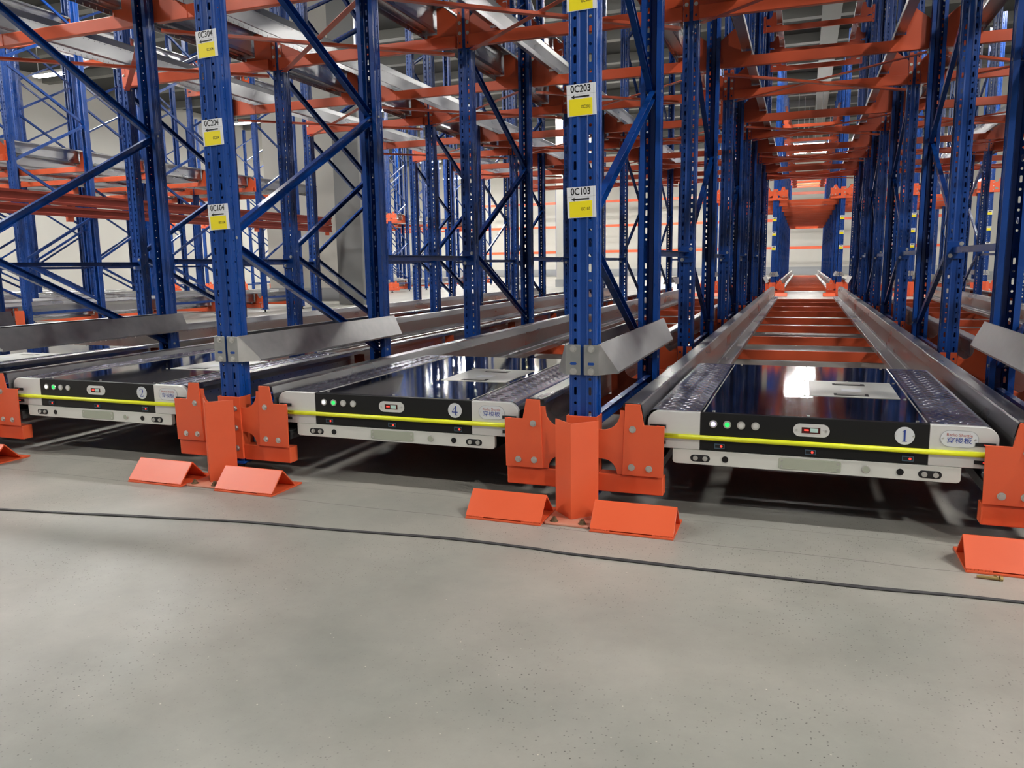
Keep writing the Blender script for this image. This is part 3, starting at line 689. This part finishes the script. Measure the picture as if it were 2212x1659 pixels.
LF = {-1: 'left neighbour lane', 0: 'right lane', 1: 'right neighbour lane', 2: 'outermost lane'}
for k in range(-1, 3):
    for z, hi in ((L1, 0), (L2, 1), (L3, 0)):
        if z == L3 and k != 0: continue
        n_ = 0
        for j in range(8 if k == 0 else 3):
            for rear in (0, 1):
                if j == 0 and not rear: continue
                beam(k*P, Y2+j*S+rear*FD, z, rear, hi, '%s far %s orange beam beyond the aisle in the %s' % (ORD[n_], {L1: 'low', L2: 'overhead', L3: 'topmost'}[z], LF[k]), 0); n_ += 1
    for dz, wd in ((0, 'floor level'), (L2+BH-.175, 'upper level'), (L3+BH-.175, 'topmost level')):
        if dz > 3 and k: continue
        for mi in (0, 1):
            thing('lane_rail', 'distant %s galvanised %s rail beyond the far aisle in the %s' % ('right' if mi else 'left', wd, LF[k]), 'rail', ((k+mi)*P, Y2, dz), None, me=RB[mi])
for k in range(-1, 4):
    b2 = bracket(k*P, Y2, 'distant upper orange rail end bracket, far post %s' % C2[k]); b2.location.z = L2-.095

# ------------------------------------------------------------------ block on the far left, parallel to ours
XL, YL = -9.62, 5.3
for k in range(7):
    for j in range(3):
        frame(XL-k*P, YL+j*S, '%s blue frame from the front in %s of the left block' % (ORD[j], ['the nearest row', 'the second row', 'the third row', 'the fourth row', 'the fifth row', 'the sixth row', 'the seventh row'][k]), 1)
        if j: spacer(XL-k*P, YL+j*S, '%s spacer bar in %s of the left block' % (ORD[j-1], ['the nearest row', 'the second row', 'the third row', 'the fourth row', 'the fifth row', 'the sixth row', 'the seventh row'][k]), False)
    guard(XL-k*P, YL, 'orange post guard at %s of the left block' % ['the nearest row', 'the second row', 'the third row', 'the fourth row', 'the fifth row', 'the sixth row', 'the seventh row'][k])
for k in range(6):
    ln = ['the nearest lane', 'the second lane', 'the third lane', 'the fourth lane', 'the fifth lane', 'the sixth lane'][k]
    for z, hi, nm in ((L1, 0, 'low'), (L2, 1, 'middle'), (L3, 0, 'topmost')):
        if (k > 3 and z != L2) or (k > 0 and z == L3): continue
        for j in range(3):
            for rear in (0, 1):
                beam(XL-(k+1)*P, YL+j*S+rear*FD, z, rear, hi, '%s orange %s cross beam from the front in %s of the left block' % (ORD[2*j+rear], nm, ln), 1)
    for dz, wd in ((0, 'floor level'), (L2+BH-.175, 'middle'), (L3+BH-.175, 'topmost')):
        if dz > 3 and k: continue
        for mi in (0, 1):
            thing('lane_rail', '%s galvanised %s rail in %s of the left block' % ('right' if mi else 'left', wd, ln), 'rail', (XL-(k+1-mi)*P, YL-.4, dz), None, me=RC[mi])
# crash beams along the side of the left block
cb = thing('barrier_beam', 'heavy dark red double barrier beam along the side of the left block', 'barrier beam', (-9.5, 0, 0))
for z0, z1 in ((1.85, 2.02), (1.69, 1.835)):
    m = MB().prism([(.0, z0), (.0, z1), (.05, z1), (.05, z1-.035), (.035, z1-.045), (.035, z0+.045), (.05, z0+.035), (.05, z0)], 2.0, 12.95)
    ob('beam_profile', m.mesh('beam_profile', CRASH), cb)
for y in (6.1, 10.37, 12.85):
    ob('hanger_plate', MB().box(-.045, 0, y-.05, y+.05, 1.62, 2.04).mesh('hanger_plate', ORANGE), cb)

# ------------------------------------------------------------------ block behind the left one (seen between the posts)
far_frames(0, 7, -12.55-6*P, 21.2, 4, {6-k: 'behind the grey column, %s row leftwards' % ORD[k] for k in range(7)})
for k in range(7):
    x = -12.55-k*P
    bracket(x, 21.2, '%s distant orange rail end bracket left of the grey column' % ORD[k])
    b2 = bracket(x, 21.2, '%s distant upper orange rail end bracket left of the grey column' % ORD[k]); b2.location.z = 2.33
    if k < 3:
        for z, hi, nm in ((L1, 0, 'floor level'), (L2, 1, 'middle')):
            for j in range(4):
                beam(x-P, 21.2+j*S+FD, z, 1, hi, '%s orange %s beam behind the grey column, %s lane leftwards' % (ORD[j], nm, ORD[k]), 0)
        for dz, wd in ((0, 'floor level'), (L2+BH-.175, 'middle')):
            for mi in (0, 1): thing('lane_rail', '%s distant %s rail, %s lane behind the grey column' % ('right' if mi else 'left', wd, ORD[k]), 'rail', (x-(1-mi)*P, 21.2, dz), None, me=RC[mi])

# ------------------------------------------------------------------ selective rack along the end wall
wr = thing('wall_rack', 'blue posts with long orange beams standing before the far end wall', 'rack', (0, 49.5, 0))
for i, x in enumerate(range(-21, 20, 3)): ob('post', PMF, wr, (x-.3, 0, 0))
for z in (1.6, 3.3, 4.9):
    for x in range(-21, 18, 3): ob('beam', MB().box(x-.25, x+2.65, -.03, .02, z, z+.16).mesh('beam', ORANGE), wr)
